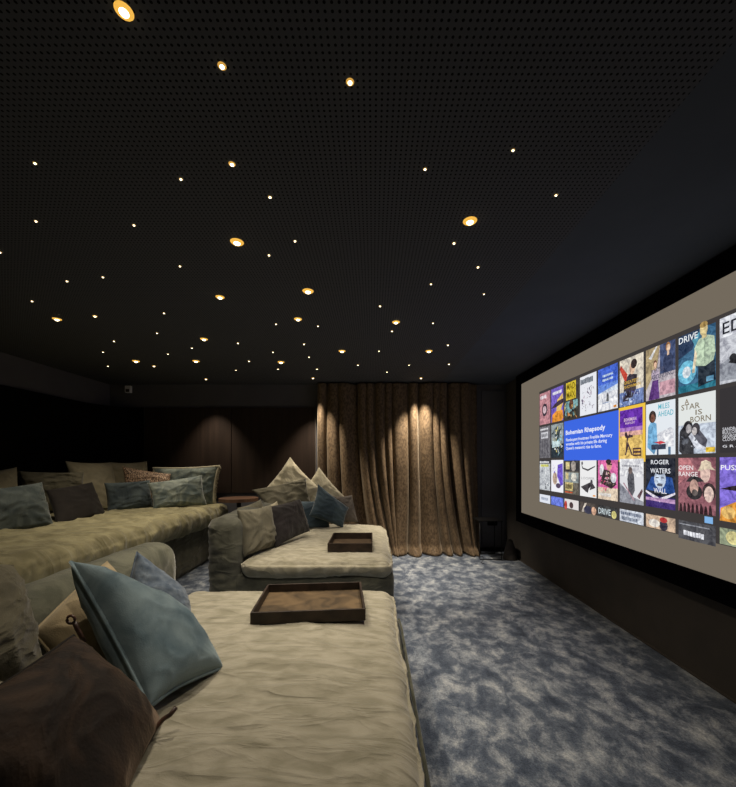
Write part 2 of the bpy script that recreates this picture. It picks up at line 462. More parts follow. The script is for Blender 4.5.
_pm = {}
def pmat(rgb):
    """a picture tone with the fine light and dark detail of a printed photograph"""
    if tuple(rgb) in _pm: return _pm[tuple(rgb)]
    m = bpy.data.materials.new('poster_picture'); m.use_nodes = True; nt = m.node_tree; N = nt.nodes; L = nt.links
    N.remove(N['Principled BSDF'])
    e = N.new('ShaderNodeEmission'); tc = N.new('ShaderNodeTexCoord'); n = N.new('ShaderNodeTexNoise'); r = N.new('ShaderNodeValToRGB')
    n.inputs['Scale'].default_value = 26; n.inputs['Detail'].default_value = 5; n.inputs['Roughness'].default_value = .65; n.inputs['Distortion'].default_value = .8
    c = srgb(*rgb); r.color_ramp.elements[0].position = .36; r.color_ramp.elements[1].position = .62
    r.color_ramp.elements[0].color = (c[0]*.5, c[1]*.5, c[2]*.55, 1); r.color_ramp.elements[1].color = (min(1,c[0]*1.22+.02), min(1,c[1]*1.22+.02), min(1,c[2]*1.22+.02), 1)
    L.new(tc.outputs['Object'], n.inputs['Vector']); L.new(n.outputs['Fac'], r.inputs[0]); L.new(r.outputs[0], e.inputs[0])
    L.new(e.outputs[0], N['Material Output'].inputs[0]); m.cycles.emission_sampling = 'NONE'
    _pm[tuple(rgb)] = m; return m
def poster(k, row, bg, shapes=(), texts=(), z=None, w=PW):
    z0, z1 = z or ROWZ[row]; y0 = cy0(k)
    bm = bmesh.new(); x = SXF-.0016
    flat(bm, [(y0, z0), (y0, z1), (y0-w, z1), (y0-w, z0)], x)
    p = from_bm('poster', bm, (emat if row == 2 and k == 9 or min(bg) > 215 else pmat)(bg)); child_world(p, root)
    for (s, rgb, a, b, c, d) in texts:
        if s is None:
            rr = random.Random(int(k*10+row)); q = a; shapes = list(shapes)
            while q < c-.03:
                e_ = min(c, q+rr.uniform(.04,.10)); shapes.append(('r', rgb, q, b+rr.uniform(0,.15)*(d-b), e_-.012, d-rr.uniform(0,.15)*(d-b))); q = e_
    U = lambda u: y0-u*w
    V = lambda v: z0+v*(z1-z0)
    if shapes:
        bm = bmesh.new(); mats = []; xx = x
        for sh in shapes:
            xx -= .0002
            kind, rgb = sh[0], sh[1]; m_ = pmat(rgb)
            if m_ not in mats: mats.append(m_)
            mi = mats.index(m_)
            if kind == 'r': _, _, a, b, c, d = sh; pts = [(U(a), V(b)), (U(a), V(d)), (U(c), V(d)), (U(c), V(b))]
            elif kind == 'e':
                _, _, cu_, cv, ru, rv = sh; pts = [(U(cu_+ru*math.cos(t*math.pi/8)), V(cv+rv*math.sin(t*math.pi/8))) for t in range(16)]
            else: pts = [(U(a), V(b)) for a, b in sh[2]]
            flat(bm, pts, xx, mi)
        g = from_bm('artwork', bm, mats); g.parent = p
    for (s, rgb, a, b, c, d) in texts:
        if s is None: continue
        t = text_mesh('title', s, U(a), V(b), U(c), V(d), rgb, x-.004, root, bold=.01)
        if t: t.parent = p; t.matrix_parent_inverse = Matrix.Identity(4)
    return p
def person(cu, base, s, coat, skin, hair):
    """generic standing half figure"""
    return [('p', coat, [(cu-.16*s, base), (cu-.19*s, base+.26*s), (cu-.10*s, base+.36*s), (cu+.10*s, base+.36*s), (cu+.19*s, base+.26*s), (cu+.16*s, base)]),
            ('r', skin, cu-.035*s, base+.33*s, cu+.035*s, base+.42*s),
            ('e', hair, cu, base+.50*s, .085*s, .095*s), ('e', skin, cu+.01*s, base+.475*s, .065*s, .075*s)]
def bits(seed, cols, n, a, b, c, d, r=.06):
    rr = random.Random(seed); out = []
    for _ in range(n):
        u = rr.uniform(a, c); v = rr.uniform(b, d)
        q = [(u+rr.uniform(-r, r), v+rr.uniform(-r, r)*.8) for _ in range(3)]
        out.append(('p', rr.choice(cols), q))
    return out
G1, G2, G3 = (120,124,134), (70,74,84), (180,186,198)
# column 1
poster(1, 1, (196,138,144), bits(1, [(120,80,90),(226,200,205),(90,70,80)], 10, .2,.2,.8,.7)+[('e',(60,50,60),.5,.45,.25,.2),('e',(220,190,196),.5,.45,.16,.12)], [(None, (240,225,228), .1,.80,.7,.92)])
poster(1, 2, (118,116,120), [('r',(215,215,218),.15,.62,.8,.82)]+[('r',(84,82,88),.1+.16*i,.05,.16+.16*i,.58) for i in range(5)], [(None, (130,130,134), .2,.66,.75,.78),(None, (235,235,238), .1,.88,.9,.94)])
poster(1, 3, (200,204,206), [('r',(60,60,64),0,.88,1,1),('r',(210,208,110),.1,.78,.85,.86)]+bits(2, [(60,62,70),(120,126,134),(235,238,240)], 22, .15,.08,.85,.7,.13), [(None, (235,235,235), .05,.90,.95,.97)])
poster(1, 4, (226,230,240), [], [(None, (170,178,196), .15,.3,.85,.7)])
# column 2
poster(2, 1, (120,98,196), [('p',(232,150,50),[(.05,0),(.1,.22),(.5,.34),(.95,.3),(1,.08),(.9,0)]),('p',(240,196,110),[(.45,.3),(.5,.62),(.95,.78),(1,.5),(.8,.3)]),('p',(60,44,60),[(.0,.42),(.2,.5),(.6,.6),(1,.62),(1,.5),(.4,.42)])], [(None, (240,235,250), .12,.80,.9,.9)])
poster(2, 2, (150,160,160), [('e',(60,72,74),.5,.7,.2,.22),('r',(40,52,60),0,0,1,.4)]+bits(3, [(150,214,226),(40,50,56),(220,205,120),(230,240,240)], 40, .1,.15,.9,.85,.13), [(None, (210,235,240), .15,.3,.85,.5)])
poster(2, 3, (240,240,246), [('p',(118,92,210),[(.5,.5),(.55,.85),(.95,.9),(.98,.25),(.8,.2)]),('e',(196,172,150),.32,.42,.2,.2),('e',(80,66,90),.6,.2,.2,.08)]+bits(4, [(118,92,210),(90,70,150)], 14, .1,.6,.9,.9,.1))
poster(2, 4, (112,132,230))
# column 3
p = poster(3, 1, (64,60,59), [('r',(222,196,52),.12,.52,.82,1.0),('r',(60,58,50),0,.0,.98,.5),('p',(130,176,178),[(.05,.1),(.1,.48),(.95,.48),(.95,.3)]),('e',(100,64,46),.5,.38,.16,.14)]+bits(5,[(216,150,90),(230,190,110),(40,36,40),(100,140,140)],26,.1,.05,.9,.4,.13), [('MAD\nMAX', (96,80,20), .2,.56,.78,.96)])
poster(3, 3, (110,104,92), [('r',(60,58,60),0,.66,1,1),('r',(150,160,158),0,.34,1,.63),('r',(214,196,130),.06,.1,.62,.34),('r',(216,200,140),.1,.72,.38,.94),('r',(212,196,140),.08,.42,.3,.62),('e',(230,226,210),.68,.5,.2,.12),('e',(170,160,150),.65,.82,.18,.15),('r',(196,80,40),.05,.03,.6,.07)], [(None, (90,78,50), .1,.14,.58,.3)])
poster(3, 4, (226,220,218), [('e',(70,50,50),.5,.4,.14,.35),('e',(200,70,60),.1,.3,.1,.5)])
# column 4
poster(4, 1, (232,234,240), bits(6, [(120,110,130),(60,60,80),(170,160,160),(196,186,196)], 50, .15,.1,.85,.68,.08), [(None, (100,110,120), .1,.78,.9,.93)])
poster(4, 3, (236,236,236), [('p',(70,68,72),[(.08,.9),(.2,.78),(.5,.74),(.95,.84),(.9,.8),(.5,.69),(.15,.75)]),('e',(110,106,110),.14,.9,.06,.05),('p',(64,60,64),[(.05,.25),(.4,.12),(.7,.3),(.95,.26),(.6,.18),(.75,.4),(.66,.4),(.5,.1)]),('e',(80,76,80),.72,.4,.07,.07),('r',(230,150,50),.8,.03,.95,.07)], [('LOOPER', (170,170,172), .1,.46,.92,.53)])
poster(4, 4, (80,72,66), [('p',(226,214,196),[(.1,0),(.3,.9),(.42,.95),(.25,0)]),('e',(60,60,80),.5,.3,.25,.4),('e',(214,170,140),.85,.3,.14,.4)])
# column 5
poster(5, 1, (104,142,222), [('r',(70,106,214),0,.62,1,1),('r',(240,244,250),0,.0,1,.42),('p',(214,226,246),[(0,.42),(1,.54),(1,.42)]),('p',(96,98,100),[(.44,.2),(.46,.34),(.5,.42),(.56,.34),(.58,.2)]),('r',(140,160,190),.25,.17,.6,.19),('r',(232,150,50),.8,.03,.95,.08)], [(None, (200,220,250), .25,.78,.8,.84),(None, (200,220,250), .25,.68,.8,.74)])
poster(5, 3, (226,110,170), [('r',(226,206,180),0,0,1,.3),('e',(240,240,240),.2,.72,.12,.16),('p',(60,48,50),[(.12,.4),(.3,.75),(.6,.72),(.95,.4),(.7,.28),(.4,.35)]),('e',(220,160,140),.58,.85,.13,.13),('e',(50,36,34),.55,.94,.14,.06),('r',(40,34,36),.5,.86,.74,.89)]+bits(7,[(226,90,130),(235,190,196),(40,36,40),(190,170,140)],40,.1,.25,.85,.68,.09)+[('e',(245,245,248),.85,.55,.14,.12)], [(None, (245,235,225), .1,.08,.75,.17)])
poster(5, 4, (60,60,60), [('e',(214,206,130),.82,.35,.12,.35)], [('DRIVE', (210,224,228), .04,.2,.68,.75)])
# column 6
poster(6, 1, (226,216,196), [('r',(120,140,190),0,0,1,.3),('p',(60,52,62),[(.15,.1),(.2,.55),(.45,.66),(.75,.6),(.7,.3),(.5,.1)]),('p',(206,74,56),[(0,.82),(.05,.9),(.35,.66),(.28,.5),(.2,.56)]),('e',(224,186,156),.55,.76,.12,.13),('e',(50,36,34),.62,.84,.13,.1)]+bits(8,[(90,110,170),(214,220,240),(70,70,130),(170,190,226)],50,.05,.03,.95,.28,.08), [('GREATEST\nSHOWMAN', (210,170,70), .22,.36,.9,.52)])
poster(6, 3, (222,222,226), [('r',(240,240,242),0,.6,1,1),('p',(150,152,160),[(0,.45),(.3,.3),(.6,.15),(1,.08),(1,0),(0,0)]),('p',(92,92,98),[(.38,.3),(.34,.55),(.4,.7),(.52,.74),(.62,.66),(.66,.3),(.55,.16)]),('e',(110,96,92),.47,.74,.09,.08),('p',(120,92,96),[(.75,.18),(.95,.36),(.98,.3),(.85,.12)]),('p',(190,150,160),[(.15,.45),(.6,.08),(.66,.08),(.2,.46)])], [(None, (150,150,156), .12,.82,.88,.86)])
poster(6, 4, (214,220,228), [], [(None, (110,120,140), .06,.55,.94,.85),(None, (120,130,146), .1,.12,.8,.45)])
# column 7
poster(7, 1, (196,186,190), [('r',(70,84,120),.5,.45,1,1),('p',(180,160,120),[(0,.2),(0,1),(.5,1),(.4,.6)]),('p',(240,238,230),[(.1,.82),(.2,.78),(.42,1),(.36,1),(.2,.88)])]+person(.34,.3,.75,(196,180,196),(230,190,160),(110,66,52))+person(.78,.46,.9,(50,60,90),(236,200,170),(170,120,70))+[('p',(100,60,130),[(.1,0),(.25,.36),(.45,.36),(.5,0)]),('r',(206,160,170),.5,.05,1,.3)], [("JUPITER\nASCENDING", (80,80,100), .2,.38,.96,.58)])
poster(7, 2, (228,234,240), [('p',(120,178,216),[(.05,.15),(.08,.55),(.2,.66),(.38,.6),(.42,.2),(.3,0)]),('e',(56,40,36),.24,.74,.13,.12),('e',(120,76,60),.25,.71,.08,.08),('p',(240,244,250),[(.4,.4),(.85,.5),(.95,.46),(.95,.15),(.45,.12)]),('r',(50,60,80),.2,.1,.7,.2),('p',(206,60,70),[(.3,.24),(.55,.26),(.7,.22),(.5,.2)]),('r',(90,120,150),.78,.0,.86,.14),('r',(60,80,110),.4,.0,.46,.1)], [('MILES\nAHEAD', (88,178,196), .45,.72,.96,.96)])
poster(7, 3, (30,34,46), [('p',(40,80,150),[(0,.35),(.2,.62),(.5,.66),(.9,.62),(1,.3)]),('p',(60,40,110),[(0,0),(0,.25),(1,.22),(1,0)]),('e',(200,214,230),.5,.58,.2,.19),('e',(28,32,44),.5,.74,.19,.07),('r',(60,60,70),.36,.60,.46,.62),('r',(60,60,70),.55,.60,.65,.62),('e',(90,90,100),.5,.47,.1,.03),('p',(236,226,246),[(0,.34),(.5,.2),(1,.34),(1,.30),(.5,.12),(0,.3)]),('p',(190,150,190),[(0,.2),(1,.2),(1,.12),(0,.14)])], [('ROGER', (235,238,244), .2,.88,.82,.97),('WATERS', (235,238,244), .18,.70,.86,.80),('WALL', (240,240,248), .3,.30,.74,.40)])
poster(7, 4, (206,178,150), [('e',(60,56,70),.62,.35,.14,.4),('e',(180,50,50),.62,.75,.13,.2),('e',(236,226,214),.3,.4,.2,.3)])
# column 8
poster(8, 1, (58,104,136), [('p',(40,60,90),[(0,.6),(0,1),(.6,1),(.4,.7)]),('e',(120,200,226),.25,.34,.26,.2),('e',(226,244,250),.24,.34,.12,.1),('p',(90,160,180),[(.5,.7),(.4,.85),(.6,.95)]),('r',(40,120,140),0,0,1,.12),('p',(36,48,60),[(.56,.04),(.56,.42),(.98,.42),(1,.1)])]+[('p',(190,210,180),[(.5,.4),(.46,.7),(.58,.83),(.78,.86),(.97,.8),(1,.55),(.95,.42),(.75,.36)]),('r',(120,140,120),.73,.4,.745,.82),('r',(226,206,150),.66,.82,.78,.92),('e',(228,208,150),.71,.965,.1,.11),('e',(170,140,80),.71,1.04,.1,.05),('p',(230,214,180),[(.48,.68),(.4,.3),(.47,.3),(.54,.6)]),('r',(110,170,200),.78,.1,.96,.18)], [('DRIVE', (238,244,248), .03,.86,.56,.97)])
poster(8, 2, (226,230,228), [('r',(200,210,222),0,0,1,.5),('p',(56,56,60),[(.02,.05),(.04,.4),(.2,.52),(.42,.45),(.44,.0),(.1,0)]),('e',(46,44,48),.28,.47,.13,.1),('e',(180,176,176),.3,.43,.08,.08),('p',(90,90,100),[(.42,.1),(.4,.42),(.55,.44),(.8,.22),(.75,.06)]),('e',(60,56,60),.5,.42,.11,.1),('e',(190,184,182),.46,.38,.07,.07),('p',(216,220,228),[(.3,.3),(.5,.08),(.85,.06),(.6,.16),(.38,.36)]),('r',(236,196,60),.76,.02,.99,.1)]+bits(9,[(100,104,112),(210,214,220),(50,50,56)],16,.05,.04,.5,.35,.08), [('A', (130,110,80), .2,.86,.32,.95),('STAR', (130,120,100), .1,.76,.62,.86),('IS', (130,120,100), .5,.65,.68,.74),('BORN', (130,120,100), .36,.53,.9,.63)])
poster(8, 3, (150,96,104), [('p',(188,120,124),[(0,.5),(.5,.8),(.3,1),(0,1)]),('e',(222,190,176),.74,.72,.13,.16),('p',(226,208,180),[(.55,.76),(.62,.86),(.64,.93),(.76,.96),(.88,.92),(.9,.84),(1,.78),(.8,.80)]),('e',(44,40,42),.45,.38,.22,.14),('p',(48,46,48),[(.22,.56),(.32,.64),(.44,.68),(.62,.64),(.72,.58),(.5,.56)]),('e',(204,166,150),.45,.47,.12,.14),('e',(100,90,86),.47,.37,.08,.06),('e',(60,44,46),.84,.40,.17,.16),('e',(232,204,190),.84,.36,.12,.14)]+[('p',(50,26,32),[(.03+.115*i,.0),(.05+.115*i,.12+.03*(i%3)),(.08+.115*i,.16+.02*(i%2)),(.11+.115*i,.12),(.13+.115*i,.0)]) for i in range(8)], [('OPEN\nRANGE', (240,232,232), .02,.66,.56,.86)], z=(1.06,1.408))
poster(8, 4, (78,78,82), [('r',(150,152,158),.03,.78,.85,.84)], [(None, (225,226,230), .15,.2,.75,.5)], z=(.88,1.0))
# label under column 8
bmx = bmesh.new(); flat(bmx, [(cy0(8)-.19, 1.01),(cy0(8)-.19, 1.05),(cy0(8)-.245, 1.05),(cy0(8)-.245, 1.01)], SXF-.0016)
child_world(from_bm('menu_badge', bmx, emat((130,180,230))), root)
# column 9
poster(9, 1, (196,198,204), [('r',(226,228,234),0,.7,1,1),('p',(150,154,162),[(0,.3),(.5,.45),(1,.35),(1,0),(0,.05)]),('p',(30,30,34),[(.2,.3),(.35,.4),(.5,.34),(.9,.2),(.98,.1),(.7,.08),(.5,.22)]),('e',(36,36,40),.3,.36,.08,.06)], [('EDGE', (40,42,50), .08,.74,1.0,.92)], z=(1.832,2.215))
p9 = poster(9, 2, (56,53,55), [('e',(44,44,66),.7,.6,.3,.3)], [('SANDRA', (210,210,216), .08,.34,.42,.39),('BULLOCK', (210,210,216), .08,.29,.48,.34),('GEORGE', (210,210,216), .08,.23,.4,.28),('CLOONEY', (210,210,216), .08,.18,.5,.23),('G R A V I T Y', (226,226,232), .08,.08,.98,.12)])
poster(9, 3, (132,112,214), [('p',(222,150,56),[(0,.0),(.02,.2),(.3,.3),(.7,.42),(1,.5),(1,0)]),('p',(40,26,36),[(0,.5),(.3,.56),(.7,.62),(1,.66),(1,.46),(.5,.48)]),('p',(190,40,60),[(.4,.59),(.7,.66),(1,.7),(1,.65)]),('e',(240,190,110),.2,.14,.16,.1)], [('PUSS', (245,245,250), .04,.80,.44,.88)], z=(1.04,1.408))
poster(9, 4, (150,160,130), [('e',(226,216,150),.3,.5,.16,.4),('e',(90,110,110),.7,.3,.2,.3)])
# column 10: outside the photograph's edge on the same grid
for r_, c_ in ((1,(90,110,150)),(2,(190,170,150)),(3,(80,60,70)),(4,(140,150,160))):
    poster(10, r_, c_, bits(20+r_, [(220,220,225),(60,60,70),(160,120,90)], 16, .15,.15,.85,.8,.12))
# blue description panel and highlighted poster
bm = bmesh.new(); yb0, yb1 = cy0(3)+.01, cy0(6)+.012
flat(bm, [(yb0,1.40),(yb0,1.812),(yb1,1.812),(yb1,1.40)], SXF-.0018)
bp_ = from_bm('information_panel', bm, emat((62,104,226))); child_world(bp_, root)
for s, a, b, c, d, bo in (('Bohemian Rhapsody', .045, .615, .72, .76, .03),):
    t = text_mesh('panel_heading', s, yb0-(yb0-yb1)*a, 1.40+.412*b, yb0-(yb0-yb1)*.80, 1.40+.412*d, (236,240,252), SXF-.004, root, bold=.025)
    t.parent = bp_; t.matrix_parent_inverse = Matrix.Identity(4)
t = text_mesh('panel_text', "Flamboyant frontman Freddie Mercury\nwrestles with his private life during\nQueen's meteoric rise to fame.", yb0-(yb0-yb1)*.045, 1.40+.412*.26, yb0-(yb0-yb1)*.91, 1.40+.412*.56, (228,234,252), SXF-.004, root, bold=.02)
t.parent = bp_; t.matrix_parent_inverse = Matrix.Identity(4)
bm = bmesh.new(); yy = cy0(6); flat(bm, [(yy+.014,1.385),(yy+.014,1.826),(yy-PW-.018,1.826),(yy-PW-.018,1.385)], SXF-.0012)
child_world(from_bm('highlight_border', bm, emat((240,196,70))), root)
poster(6, 2, (236,196,110), [('r',(104,44,170),0,.62,1,1),('r',(170,120,190),0,.55,1,.64),('r',(228,176,160),0,.47,1,.56),('p',(70,48,60),[(.28,.12),(.36,.34),(.42,.46),(.34,.5),(.24,.52),(.26,.44),(.34,.42),(.3,.3)]),('p',(70,48,60),[(.38,.42),(.6,.44),(.6,.47),(.42,.5)]),('p',(70,48,60),[(.24,.08),(.38,.36),(.6,.08),(.54,.08),(.4,.26),(.3,.08)]),('r',(80,54,60),.6,.06,.95,.22),('r',(226,180,90),.64,.09,.92,.12),('r',(226,180,90),.64,.16,.92,.19),('e',(60,40,50),.3,.5,.06,.05)], [('BOHEMIAN', (230,200,220), .22,.76,.76,.83),('RHAPSODY', (230,200,220), .28,.70,.7,.745)], z=(1.405,1.800), w=.254)

# ---------------------------------------------------------------- sofas
SZ = .55   # seat height of the lower sofas
def seat_disp(seed, amp, big, crown, sx=2.2, sy=6):
    f = folds(seed, amp, big, sx, sy)
    def g(wp, nd, p, h):
        d = f(wp, nd, p, h)
        c_ = max(0, 1-(p.x/h.x)**4)*max(0, 1-(p.y/h.y)**4)
        if nd.z > .3 or (abs(nd.x) < .01 and abs(nd.y) < .01): d.z += crown*(c_-1)*.8
        return d
    return g
# front sofa
front = empty('sofa', (-.6, 1.0, 0))
tag(front, 'deep beige daybed sofa in the foreground carrying the large bronze tray', 'sofa')
def part(o, root): return child_world(o, root)
part(rbox('base', (-1.46, -.5, .0), (.165, 2.38, .40), .05, M['velvet'], step=.05, disp=folds(3, .003, .004)), front)
part(rbox('seat_cushion', (-1.20, -.45, .37), (.135, 2.41, SZ+.015), .075, M['linen'], step=.018, disp=seat_disp(4, .011, .016, .03, 1.5, 6)), front)
part(rbox('backrest', (-1.50, -.5, .30), (-1.24, 2.37, .885), .11, M['velvet'], step=.03, disp=folds(5, .005, .010)), front)
bm = bmesh.new(); tube(bm, [(.168, -.4+.1*k, .395) for k in range(27)]+[(.165,2.32,.38),(.15,2.37,.33),(.148,2.385,.2)], .008, 6)
part(from_bm('piping', bm, M['velvet'], None, True), front)
# second sofa behind it
mid = empty('sofa', (-.6, 4.1, 0))
tag(mid, 'second beige daybed sofa near the curtain carrying the small dark tray', 'sofa')
part(rbox('base', (-1.40, 3.22, .0), (.185, 5.0, .40), .05, M['velvet_dark'], step=.05, disp=folds(6, .004, .005)), mid)
part(rbox('seat_cushion', (-1.17, 3.18, .355), (.165, 5.03, SZ-.005), .09, M['linen'], step=.02, disp=seat_disp(8, .012, .030, .035, 4, 3)), mid)
def arm_disp(wp, nd, p, h):
    n1 = noise.noise(wp*2.1)*.010
    q = Vector((wp.x*5+wp.z*5, wp.y*3, wp.z*15-wp.x*6+noise.noise(wp*3)*2))
    return nd*(n1+max(0, ridge(q))**2*(.014 if p.x < .02 else .003))
part(rbox('backrest', (-1.47, 3.20, .12), (-1.17, 5.05, .89), .10, M['velvet_dark'], step=.02, disp=arm_disp), mid)
# upper row against the left wall
up = empty('sofa', (-3.3, 3.0, 0))
tag(up, 'long raised olive-beige sofa bench running along the left wall', 'sofa')
part(rbox('base', (XL+.06, .3, .0), (-2.30, 5.42, .56), .03, M['greyolive'], step=.06, disp=folds(9, .003, .004)), up)
part(rbox('seat_cushion', (XL+.08, .25, .53), (-2.14, 5.48, .785), .12, M['linen_up'], step=.022, disp=seat_disp(11, .022, .022, .02, 2.4, 5)), up)

# ---------------------------------------------------------------- pillows of the raised row
G_UP = 'pillows along the raised sofa'; G_MID = 'pillows on the second sofa'; G_FR = 'pillows on the front sofa'
pillow('pillow', [(-38,474,3.5), (17,467,4.0), (19,507,3.9), (-35,515,3.45)], .13, M['paleolive'], 'pale olive pillow at far left of the raised sofa, behind the blue-grey one', group=G_UP, seed=1)
pillow('pillow', [(18,471,4.1), (84,472,4.5), (86,509,4.4), (24,515,4.0)], .14, M['greyolive'], 'grey-olive creased pillow behind the dark brown pillow, on the raised sofa', group=G_UP, seed=2, wr=.02)
pillow('pillow', [(65,461,4.6), (112,462,5.15), (122,509,5.0), (75,513,4.5)], .15, M['paleolive'], 'tall pale pillow just right of the dark brown one, against the left wall', group=G_UP, seed=3)
pillow('pillow', [(109,462,5.1), (147,461,5.4), (154,506,5.4), (114,507,5.1)], .13, M['paleolive'], 'pale pillow in the back corner, behind the brown speckled pillow', group=G_UP, seed=4)
pillow('pillow', [(122,466,5.0), (171,474,5.25), (172,500,5.15), (124,498,4.95)], .10, M['speckle'], 'small brown speckled pillow on the raised sofa', group=G_UP, seed=5)
rt, pos, base, nrm = pillow('pillow', [(153,468,5.35), (219,466,5.40), (214,505,5.35), (158,506,5.3)], .12, M['sheenblue'], 'blue pillow with cream fringed edge at the far end of the raised sofa', group=G_UP, seed=6, piping=(M['cream'], .018), wr=.012)
bm = bmesh.new()
rf = random.Random(3)
for k in range(46):
    t = -1+2*k/45
    a = pos(1, t)-base; out = (pos(1, t)-pos(.6, t)).normalized()
    b = a+out*.035+Vector((rf.uniform(-.008,.008), rf.uniform(-.01,.01), -.022))
    tube(bm, [a, (a+b)/2+Vector((0,rf.uniform(-.01,.01),.004)), b], .0045, 5)
from_bm('fringe', bm, M['cream'], rt, True)
pillow('pillow', [(104,483,4.55), (150,480,4.95), (154,509,4.9), (107,515,4.45)], .18, M['slate'], 'dark slate pillow left of the shiny grey-blue one on the raised sofa', group=G_UP, seed=7, wr=.016)
pillow('pillow', [(147,483,4.8), (202,475,5.2), (207,505,5.15), (153,510,4.7)], .16, M['sheenblue'], 'shiny grey-blue pillow in front of the fringed pillow', group=G_UP, seed=8)
pillow('pillow', [(46,490,3.75), (92,482,4.3), (106,515,4.2), (57,528,3.5)], .14, M['darkbrown'], 'plain dark brown pillow standing on the raised sofa', group=G_UP, seed=9)
pillow('pillow', [(-20,490,3.1), (42,482,3.55), (55,528,3.45), (-28,543,2.95)], .20, M['bluegrey'], 'large blue-grey pillow at the left edge of the photo, on the raised sofa', group=G_UP, seed=10, wr=.02)
# ---------------------------------------------------------------- pillows of the second sofa
pillow('pillow', [(252,490,4.55), (306,478,4.8), (313,508,4.75), (272,513,4.4)], .14, M['olivep'], 'wide olive pillow with pointed left corner, lying behind the charcoal pillow', group=G_MID, seed=11, wr=.016)
pillow('pillow', [(290,457,5.05), (321,489,5.0), (300,520,4.95), (262,492,4.9)], .13, M['cream'], 'cream pillow rising to the tallest point on the second sofa', group=G_MID, seed=12)
pillow('pillow', [(319,467,5.1), (346,498,5.1), (325,522,5.0), (299,494,5.0)], .14, M['cream'], 'cream pillow with its corner up, right of the tallest one near the curtain', group=G_MID, seed=13)
pillow('pillow', [(333,496,4.95), (352,495,5.05), (358,522,4.95), (338,524,4.85)], .14, M['taupe'], 'small taupe pillow at the right end, behind the bright blue pillow', group=G_MID, seed=14)
pillow('pillow', [(292,501,4.6), (327,500,4.75), (330,528,4.65), (298,530,4.5)], .14, M['darkblue'], 'deep blue pillow between the charcoal pillow and the corner-up blue pillow', group=G_MID, seed=15)
pillow('pillow', [(318,484,4.6), (349,508,4.7), (343,528,4.6), (309,516,4.45)], .17, M['darkblue'], 'blue pillow with one corner pointing up, front right on the second sofa', group=G_MID, seed=16)
pillow('pillow', [(237,508,3.9), (261,499,4.1), (272,540,4.0), (245,545,3.75)], .14, M['olivep'], 'olive pillow peeking out behind the front olive pillow of the second sofa', group=G_MID, seed=17)
pillow('pillow', [(262,507,4.0), (277,501,4.1), (288,536,4.1), (270,541,3.9)], .08, M['cream'], 'small cream pillow with just its tip showing above the charcoal pillow', group=G_MID, seed=18)
pillow('pillow', [(237,510,3.30), (271,505,3.65), (276,547,3.62), (244,557,3.24)], .16, M['olivep'], 'creased olive pillow leaning in the near corner of the second sofa', group=G_MID, seed=19, wr=.02)
pillow('pillow', [(263,507,3.62), (300,499,4.05), (310,531,4.15), (275,548,3.52)], .15, M['charcoal'], 'square charcoal pillow in the middle of the second sofa', group=G_MID, seed=20)
# ---------------------------------------------------------------- pillows of the front sofa
pillow('pillow', [(-150,545,.85), (12,566,1.25), (40,685,1.18), (-120,740,.80)], .22, M['greyolive'], 'large olive-grey velvet pillow at the left edge, leaning on the front sofa back', group=G_FR, seed=21, N=44, piping=(M['greyolive'], .006))
pillow('pillow', [(-100,650,.86), (-4,666,1.05), (16,702,1.05), (-80,760,.82)], .10, M['cream'], 'cream pillow with only a corner showing left of the big brown pillow', group=G_FR, seed=22)
rt, pos, base, nrm = pillow('pillow', [(107,562,1.62), (150,640,1.55), (95,700,1.28), (34,632,1.30)], .24, M['beige'], 'sand-beige pillow tucked behind the large blue pillow', group=G_FR, seed=23, N=44, wr=.008, pinch=-.02, piping=(M['beige'], .005))
bm = bmesh.new()
c0 = W(74,618,1.2)-base
tube(bm, [c0+Vector((.013*math.cos(a*math.pi/6), -.012, .013*math.sin(a*math.pi/6))) for a in range(12)], .0045, 6, True)
tube(bm, [c0+Vector(q) for q in ((.010,-.010,-.010),(.016,-.008,-.03),(.026,-.004,-.055),(.034,0,-.08))], .007, 6)
t = from_bm('leather_tie', bm, M['leather'], rt, True)
pillow('pillow', [(137,552,1.75), (184,592,1.88), (196,636,1.76), (108,640,1.52)], .19, M['denim'], 'faded denim-blue pillow behind the large blue velvet pillow', group=G_FR, seed=24, N=44, piping=(M['denim'], .005))
rt, pos, base, nrm = pillow('pillow', [(71,562,1.33), (150,604,1.50), (223,668,1.42), (149,708,1.13)], .25, M['blue'], 'large blue velvet pillow in the left foreground, seam along its near edge', group=G_FR, seed=25, N=60, wr=.005, piping=(M['blue'], .007))
rt, pos, base, nrm = pillow('pillow', [(-150,770,.62), (73,636,1.10), (160,722,1.12), (98,868,.76)], .20, M['brownfur'], 'big dark brown velvet pillow filling the bottom left corner', group=G_FR, seed=26, N=60, wr=.006, piping=(M['darkbrown'], .006))
bm = bmesh.new(); c0 = W(163,722,1.08)-base
tube(bm, [c0+Vector(q) for q in ((-.03,-.03,-.03),(-.012,-.01,-.006),(.0,0,.008),(.015,.01,.014),(.028,.02,.03))], .007, 6)
from_bm('zip_pull', bm, M['leather'], rt, True)

